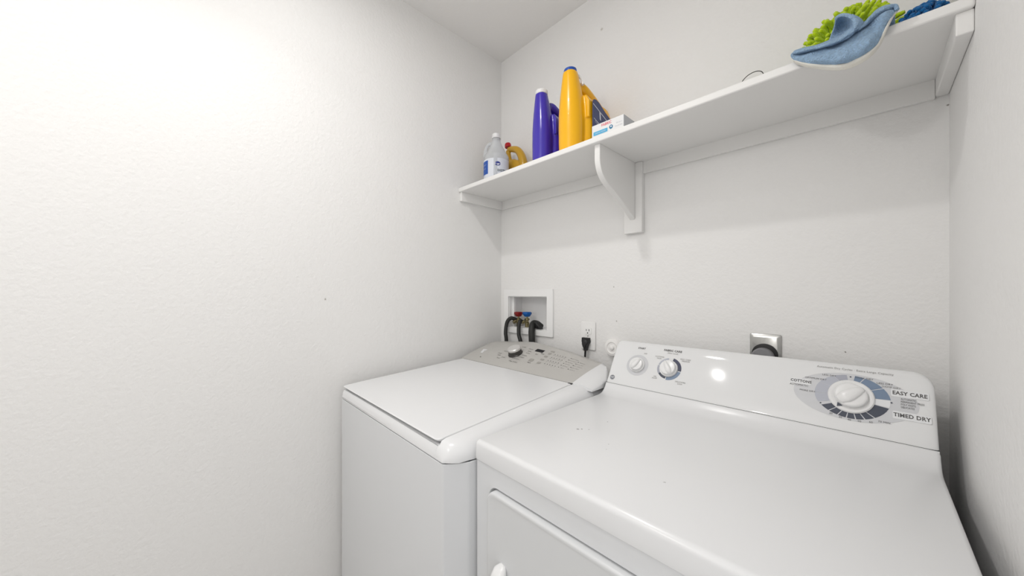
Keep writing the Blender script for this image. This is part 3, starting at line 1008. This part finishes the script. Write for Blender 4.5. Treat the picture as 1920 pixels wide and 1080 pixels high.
# clear jug
t = thing('vinegar_jug', (0.148, -0.165, Z0), 'clear plastic jug with handle and white-and-blue label nearest the corner', 'bottle')
jx, jy, jr = 0.148, -0.165, 0.056
bm = B()
prof = [(0.0, 0.90), (0.006, 0.98), (0.02, 1.0), (0.118, 1.0), (0.130, 0.97), (0.143, 0.84), (0.160, 0.66), (0.178, 0.50), (0.192, 0.385), (0.203, 0.335), (0.214, 0.33)]
loft(bm, [sup(jx, jy, Z0+0.0012+z, jr*r, jr*r, 2.25, 40) for z, r in prof])
hd = Vector((-0.80, -0.60, 0))
tube(bm, [Vector((jx, jy, Z0+z))+hd*d for d, z in ((0.008, 0.194), (0.030, 0.194), (0.044, 0.182), (0.052, 0.158), (0.055, 0.132), (0.046, 0.115))], 0.0074, 14, 6)
obj('body', bm, 'jug', t, remesh=0.0022, weld=False)
bm = B()
lathe(bm, [(0.017, 0), (0.020, 0.001), (0.020, 0.006), (0.0185, 0.007), (0.0185, 0.020), (0.016, 0.0215)], (jx, jy, Z0+0.2155), (0, 0, 1), (1, 0, 0), 40, wob=lambda q: 1+0.015*math.cos(q*2*PI*26))
obj('cap', bm, 'capwhite', t)
def wrap(a0, z0, r):
    return lambda u, v: Vector((jx+r*math.cos(a0+u/r), jy+r*math.sin(a0+u/r), z0+v))
def wpatch(bm, a0, a1, z0, z1, r, mi=0, n=24, top=None):
    A = [a0+(a1-a0)*i/n for i in range(n+1)]
    lo_ = [bm.verts.new((jx+r*math.cos(a), jy+r*math.sin(a), z0)) for a in A]
    hi_ = [bm.verts.new((jx+r*math.cos(a), jy+r*math.sin(a), z1)) for a in A]
    for i in range(n):
        g = bm.faces.new((lo_[i], lo_[i+1], hi_[i+1], hi_[i])); g.material_index = mi
R = math.radians
rj = jr*1.035
vw = -41          # direction of the room from the jug
bm = B(); wpatch(bm, R(vw-150), R(vw+150), Z0+0.008, Z0+0.108, rj, 0, 60)
lb = plain('label', bm, 'labelw', t); lb['label'] = 'white paper label with blue patch'
for p in lb.data.polygons: p.use_smooth = True
bm = B()
wpatch(bm, R(vw-92), R(vw-40), Z0+0.040, Z0+0.100, rj+0.0006, 0, 12)
V = [bm.verts.new(wrap(R(vw+6), Z0+0.082, rj+0.0006)(u, v)) for u, v in ell(0, 0, 0.0125, 0.0095, 24)]
f = bm.faces.new(V); f.material_index = 1
text(bm, 'Kroger', 0.0085, wrap(R(vw+6), Z0+0.082, rj+0.0012), 2, bold=0.0001)
plain('logo_print', bm, ['labelb', 'logo', 'white_ink', 'lettering'], lb); bm = B()
text(bm, 'DISTILLED', 0.0145, wrap(R(vw+38), Z0+0.052, rj+0.0008), 3, bold=0.0003)
text(bm, 'WHITE VINEGAR', 0.0090, wrap(R(vw+40), Z0+0.036, rj+0.0008), 3)
text(bm, '5% ACIDITY', 0.006, wrap(R(vw-66), Z0+0.082, rj+0.0012), 2)
text(bm, '64 FL OZ', 0.006, wrap(R(vw-66), Z0+0.066, rj+0.0012), 2)
plain('label_print', bm, ['labelb', 'logo', 'white_ink', 'lettering'], lb)

# golden bottle behind the jug
gx, gy = 0.172, -0.068
GZ = 1.10
t = thing('cleaner_bottle', (gx, gy, Z0), 'golden bottle with a red cap and arched handle, half behind the clear jug', 'bottle')
bm = B()
loft(bm, [sup(gx-0.006+dx, gy, Z0+0.0015+z*GZ, rx, 0.026*q, 2.6, 32) for z, rx, q, dx in ((0, 0.060, 0.9, 0.010), (0.006, 0.064, 1, 0.010), (0.05, 0.065, 1, 0.009), (0.088, 0.062, 1, 0.002), (0.112, 0.046, 0.95, -0.006), (0.124, 0.030, 0.85, -0.014))])
loft(bm, [sup(gx-0.036+dx, gy, Z0+z, rx, rx, 2, 24) for z, rx, dx in ((0.09, 0.026, 0.004), (0.125, 0.019, 0), (0.155, 0.014, -0.006), (0.185, 0.0115, -0.010), (0.196, 0.0115, -0.011))])
tube(bm, [(gx-0.044, gy, Z0+0.182*GZ), (gx-0.020, gy, Z0+0.178*GZ), (gx+0.016, gy, Z0+0.164*GZ), (gx+0.042, gy, Z0+0.134*GZ), (gx+0.056, gy, Z0+0.095*GZ), (gx+0.056, gy, Z0+0.06*GZ)], lambda q: 0.012+0.011*q, 14, 8)
obj('body', bm, 'gold', t, remesh=0.0022, weld=False)
bm = B()
ax_ = Vector((-0.12, 0, 1)).normalized()
lathe(bm, [(0.014, 0), (0.0155, 0.001), (0.0155, 0.014), (0.013, 0.020), (0.006, 0.023)], (gx-0.0475, gy, Z0+0.192*GZ), ax_, (1, 0, 0.12), 32, wob=lambda q: 1+0.02*math.cos(q*2*PI*18))
c = obj('cap', bm, 'capred', t); c['label'] = 'red cap'
bm = B()
FG = Face((gx, gy-0.0268, Z0), (1, 0, 0), (0, 0, 1))
loft(bm, [[FG.p(u, v, -0.002) for u, v in rrect(-0.040, 0.006, 0.012, 0.088, 0.008, 4)], [FG.p(u, v, 0.0006) for u, v in rrect(-0.040, 0.006, 0.012, 0.088, 0.008, 4)]])
lb = obj('label', bm, 'teal', t, smooth=20); lb['label'] = 'dark teal label with white stroke'
bm = B()
poly(bm, FG, [(-0.030, 0.040), (-0.026, 0.036), (0.004, 0.062), (0.002, 0.066)], 0.001)
plain('label_print', bm, 'white_ink', lb)

# carton
t = thing('dryer_sheet_box', (0.778, -0.23, Z0), 'small white carton with blue band and red print at the shelf edge', 'box')
bm = B(); box(bm, 0.723, 0.833, -0.264, -0.194, Z0+0.0004, Z0+0.0395)
for f in bm.faces:
    f.normal_update()
    if f.normal.x > 0.5: f.material_index = 1  # right side of the white carton greyed, its shade put into the colour
obj('carton', bm, ['carton', 'carton_shade'], t, bevel=0.0008, bseg=1, smooth=20)
FX = Face((0.723, -0.264, Z0), (1, 0, 0), (0, 0, 1))
bm = B()
poly(bm, FX, rrect(0.006, 0.056, 0.006, 0.0175, 0.001, 2), 0.0006, mi=0)
poly(bm, FX, ell(0.068, 0.0155, 0.0062, 0.0062, 24), 0.0006, mi=1)
poly(bm, FX, ell(0.0685, 0.0165, 0.0028, 0.0025, 16), 0.0009, mi=3)
text(bm, 'FABRIC', 0.0115, onface(FX, 0.052, 0.0305, 0.0006), 2, bold=0.0002, sx=0.9)
text(bm, 'softener sheets', 0.0058, onface(FX, 0.031, 0.0118, 0.0010), 3)
text(bm, '40 count', 0.0052, onface(FX, 0.095, 0.021, 0.0006), 4)
text(bm, 'free & clear', 0.0048, onface(FX, 0.094, 0.012, 0.0006), 4)
plain('carton_print', bm, ['cyan', 'cyan_dark', 'pink', 'p_white', 'p_lilac'], t)

# wire hook
bm = B()
hp = []
hc = Vector((1.148, -0.205, 0))
pts = [(1.118, -0.215, Z0+0.003), (1.1165, -0.213, Z0+0.018), (1.120, -0.210, Z0+0.031), (1.130, -0.205, Z0+0.043), (1.144, -0.200, Z0+0.0485), (1.156, -0.197, Z0+0.045), (1.162, -0.196, Z0+0.034)]
tube(bm, pts, 0.0009, 8, 8)
tube(bm, [(1.118, -0.215, Z0+0.003), (1.110, -0.19, Z0+0.0018), (1.09, -0.12, Z0+0.0018), (1.06, -0.06, Z0+0.0018), (1.02, -0.045, Z0+0.0018), (1.00, -0.06, Z0+0.0018), (1.03, -0.12, Z0+0.0018), (1.10, -0.17, Z0+0.0018), (1.113, -0.20, Z0+0.0018)], 0.0009, 8, 8)
tag(obj('wire_hook', bm, 'wire', None, loc=(1.12, -0.2, Z0)), 'thin dark wire loop poking up over the shelf edge', 'hook')

# chenille cloths
def chenille(bm, base, nrm_fn, count, length, r, rnd):
    pass
def mitt(name, cx, cy, rx, ry, rz, mname, label, n, droop, rnd, ln=0.026, rad=0.0046, rot=0.0):
    bm = B()
    nu, nv = 20, 10
    cr_, sr_ = math.cos(rot), math.sin(rot)
    def surf(u, v, k=1.0):
        a = 2*PI*u; e = PI/2*v
        x = rx*k*math.cos(a)*math.cos(e); y = ry*k*math.sin(a)*math.cos(e)
        z = rz*k*math.sin(e)**0.8
        return Vector((cx+x*cr_-y*sr_, cy+x*sr_+y*cr_, Z0+0.004+z))
    loft(bm, [[surf(i/nu, j/nv*0.98, 0.86) for i in range(nu)] for j in range(nv+1)])
    for i in range(n):
        u = rnd.random(); v = rnd.random()**1.15
        p = surf(u, v, 0.84)
        q = surf(u, v, 1.0)
        ctr = Vector((cx, cy, Z0))
        d = (q-ctr); d = Vector((d.x/rx**1.0, d.y/ry**1.0, d.z/rz)).normalized()
        d += Vector((rnd.uniform(-.5, .5), rnd.uniform(-.5, .5), rnd.uniform(-.45, .35)))*0.8
        d.normalize()
        l = ln*rnd.uniform(0.8, 1.25)
        e1 = p+d*l*0.55
        e2 = p+d*l+Vector((0, 0, -droop*l))
        zmin = Z0+rad*1.1
        for w_ in (e1, e2, p):
            w_.z = max(w_.z, zmin); w_.y = min(w_.y, -0.012); w_.x = min(w_.x, W-0.010)
        tube(bm, [p, e1, e2], lambda q_: rad*(1.0-0.35*max(0, (q_-0.75)/0.25)**2)*(1+0.12*math.sin(q_*22)), 7, 4)
    o = obj(name, bm, mname, None, loc=(cx, cy, Z0), weld=False, smooth=80)
    tag(o, label, 'cleaning cloth')
    return o
rnd = random.Random(11)
mitt('chenille_mitt', 1.304, -0.128, 0.078, 0.088, 0.125, 'green', 'lime green chenille wash mitt heaped on the shelf behind the towel', 330, 0.15, rnd, ln=0.031)
mitt('chenille_cloth', 1.410, -0.160, 0.036, 0.085, 0.046, 'blue', 'deep blue chenille cloth at the right end of the shelf', 260, 0.1, rnd, ln=0.016, rad=0.0042)

# light blue towel draped over the edge
def ray(px, py):
    th = math.radians(46.1)
    Fv = Vector((-math.sin(th), math.cos(th), 0)); Rv = Vector((math.cos(th), math.sin(th), 0))
    return Fv+Rv*((px-960)/645)-Vector((0, 0, 1))*((py-549)/645)
def at(px, py, y):
    r = ray(px, py)
    return CAM+r*((y-CAM.y)/r.y)
def rows_to_surface(bm, rows, k=6, m=20, mi=0, wrinkle=0.0):
    """rows of control points -> smooth sheet"""
    R_ = [catmull(r, 12) for r in rows]
    n = min(len(r) for r in R_)
    def samp(r, t):
        f = t*(len(r)-1); i = min(int(f), len(r)-2); return r[i].lerp(r[i+1], f-i)
    cols = []
    for i in range(m+1):
        cols.append(catmull([samp(r, i/m) for r in R_], k))
    rings = []
    for c in cols:
        rings.append([p+Vector((0, 1, 0))*(wrinkle*noise.noise(p*55)) for p in c])
    V = [[bm.verts.new(p) for p in r] for r in rings]
    for a, b in zip(V, V[1:]):
        for i in range(len(a)-1):
            f = bm.faces.new((a[i], a[i+1], b[i+1], b[i])); f.material_index = mi
    return V
tw = thing('face_towel', (1.30, -0.27, Z0), 'crumpled light blue towel draped over the shelf edge', 'towel')
bm = B()
ye = -0.282
hem = [at(1487, 113, ye), at(1510, 119, ye-0.006), at(1545, 121, ye-0.012), at(1580, 121, ye-0.014), at(1608, 110, ye-0.014), at(1630, 97, ye-0.014), at(1648, 80, ye-0.012), at(1660, 55, ye-0.010), at(1672, 33, ye-0.008), at(1683, 18, ye-0.004)]
mid = [at(1485, 106, ye), at(1512, 110, ye-0.012), at(1545, 110, ye-0.024), at(1578, 106, ye-0.030), at(1604, 94, ye-0.030), at(1624, 78, ye-0.028), at(1640, 62, ye-0.022), at(1650, 44, ye-0.018), at(1664, 26, ye-0.012), at(1682, 14, ye-0.004)]
crease = [at(1487, 104, ye+0.004), at(1512, 98, ye+0.002), at(1540, 92, ye), at(1568, 83, ye), at(1592, 70, ye-0.002), at(1612, 56, ye-0.002), at(1628, 45, ye-0.002), at(1643, 35, ye-0.002), at(1658, 26, ye-0.002), at(1672, 20, ye-0.002)]
rows_to_surface(bm, [hem, mid, crease], m=30, wrinkle=0.010)
# lip rolling back from the crease onto the shelf
lip1 = [at(1486, 101, ye-0.006), at(1508, 94, ye-0.014), at(1534, 88, ye-0.022), at(1560, 80, ye-0.026), at(1584, 68, ye-0.026), at(1604, 54, ye-0.024), at(1622, 44, ye-0.014), at(1640, 26, ye-0.016), at(1660, 16, ye-0.014), at(1678, 12, ye-0.006)]
lip2 = [at(1490, 97, ye+0.004), at(1510, 90, ye+0.004), at(1534, 84, ye+0.004), at(1556, 76, ye+0.010), at(1580, 64, ye+0.006), at(1600, 50, ye+0.004), at(1622, 40, ye+0.006), at(1642, 22, ye+0.006), at(1662, 12, ye+0.006), at(1680, 9, ye+0.006)]
back = [Vector((p.x, -0.252, Z0+0.010+0.006*abs(math.sin(i*1.3)))) for i, p in enumerate(lip2)]
bk2 = [Vector((p.x+0.002, -0.238, Z0+0.004)) for i, p in enumerate(lip2)]
rows_to_surface(bm, [crease, lip1, lip2, back, bk2], m=30, wrinkle=0.006)
# standing curl
c1 = [at(1553, 82, ye+0.006), at(1580, 73, ye-0.012), at(1600, 62, ye-0.022), at(1616, 48, ye-0.018), at(1620, 46, ye-0.004)]
c2 = [at(1560, 66, ye+0.030), at(1582, 62, ye+0.022), at(1602, 50, ye-0.010), at(1614, 38, ye-0.010), at(1612, 36, ye+0.010)]
c3 = [at(1568, 50, ye+0.036), at(1590, 46, ye+0.036), at(1604, 42, ye-0.004), at(1606, 30, ye-0.004), at(1596, 28, ye+0.012)]
c4 = [at(1566, 38, ye+0.020), at(1572, 32, ye+0.008), at(1590, 29, ye-0.006), at(1598, 28, ye-0.002), at(1590, 26, ye+0.014)]
# outer wall of the curl
rows_to_surface(bm, [[at(1551, 83, ye), at(1578, 74, ye-0.018), at(1600, 60, ye-0.024), at(1619, 47, ye-0.014)],
                     [at(1590, 70, ye-0.016), at(1600, 58, ye-0.028), at(1610, 44, ye-0.026), at(1618, 42, ye-0.010)],
                     [at(1600, 60, ye-0.020), at(1603, 50, ye-0.030), at(1607, 38, ye-0.026), at(1611, 34, ye-0.008)],
                     [at(1601, 50, ye-0.018), at(1600, 40, ye-0.024), at(1598, 32, ye-0.020), at(1596, 27, ye-0.004)]], wrinkle=0.001)
# inner wall, seen through the opening
rows_to_surface(bm, [[at(1551, 83, ye+0.004), at(1575, 76, ye+0.004), at(1592, 68, ye+0.002), at(1603, 58, ye-0.004)],
                     [at(1557, 68, ye+0.020), at(1575, 62, ye+0.034), at(1592, 56, ye+0.028), at(1603, 48, ye-0.006)],
                     [at(1564, 50, ye+0.022), at(1576, 46, ye+0.034), at(1590, 42, ye+0.026), at(1602, 40, ye-0.008)],
                     [at(1566, 38, ye+0.010), at(1574, 31, ye+0.010), at(1586, 27, ye+0.006), at(1597, 28, ye-0.008)]], wrinkle=0.001)
# rolled rim of the curl
rim = [at(1554, 82, ye-0.006), at(1575, 76, ye-0.014), at(1590, 69, ye-0.018), at(1600, 59, ye-0.018), at(1603, 48, ye-0.018), at(1601, 37, ye-0.016), at(1593, 30, ye-0.010), at(1580, 28, ye-0.002), at(1570, 32, ye+0.004), at(1567, 37, ye+0.006)]
sheet = obj('cloth', bm, 'towel', tw, weld=False, smooth=180, solid=0.0030, subd=1)
bm = B()
tube(bm, rim, 0.0030, 10, 6)
tube(bm, [at(1608, 56, ye-0.018), at(1622, 45, ye-0.014), at(1632, 33, ye-0.016), at(1648, 22, ye-0.014), at(1664, 14, ye-0.012), at(1678, 11, ye-0.008), at(1682, 19, ye-0.010)], 0.0030, 10, 6)
tube(bm, [at(1488, 108, ye-0.002), at(1486, 102, ye-0.004), at(1496, 97, ye-0.004), at(1515, 93, ye-0.010), at(1538, 87, ye-0.014), at(1554, 82, ye-0.012)], 0.0030, 10, 6)
obj('rolled_edge', bm, 'towel', tw, weld=False, smooth=180)
bm = B()
hm = [Vector(p)+Vector((0, -0.001, 0)) for p in hem]
hm2 = [Vector(p)+Vector((0, 0.004, -0.010*math.sin(PI*min(1, (i+0.3)/8.0)))) for i, p in enumerate(hem)]
rows_to_surface(bm, [hm, [a.lerp(b, .5)+Vector((0, -0.003, 0)) for a, b in zip(hm, hm2)], hm2], wrinkle=0.002)
hh = obj('hem', bm, 'hem', tw, weld=False, smooth=180, solid=0.0030, subd=1)
hh['label'] = 'white hem of the towel'
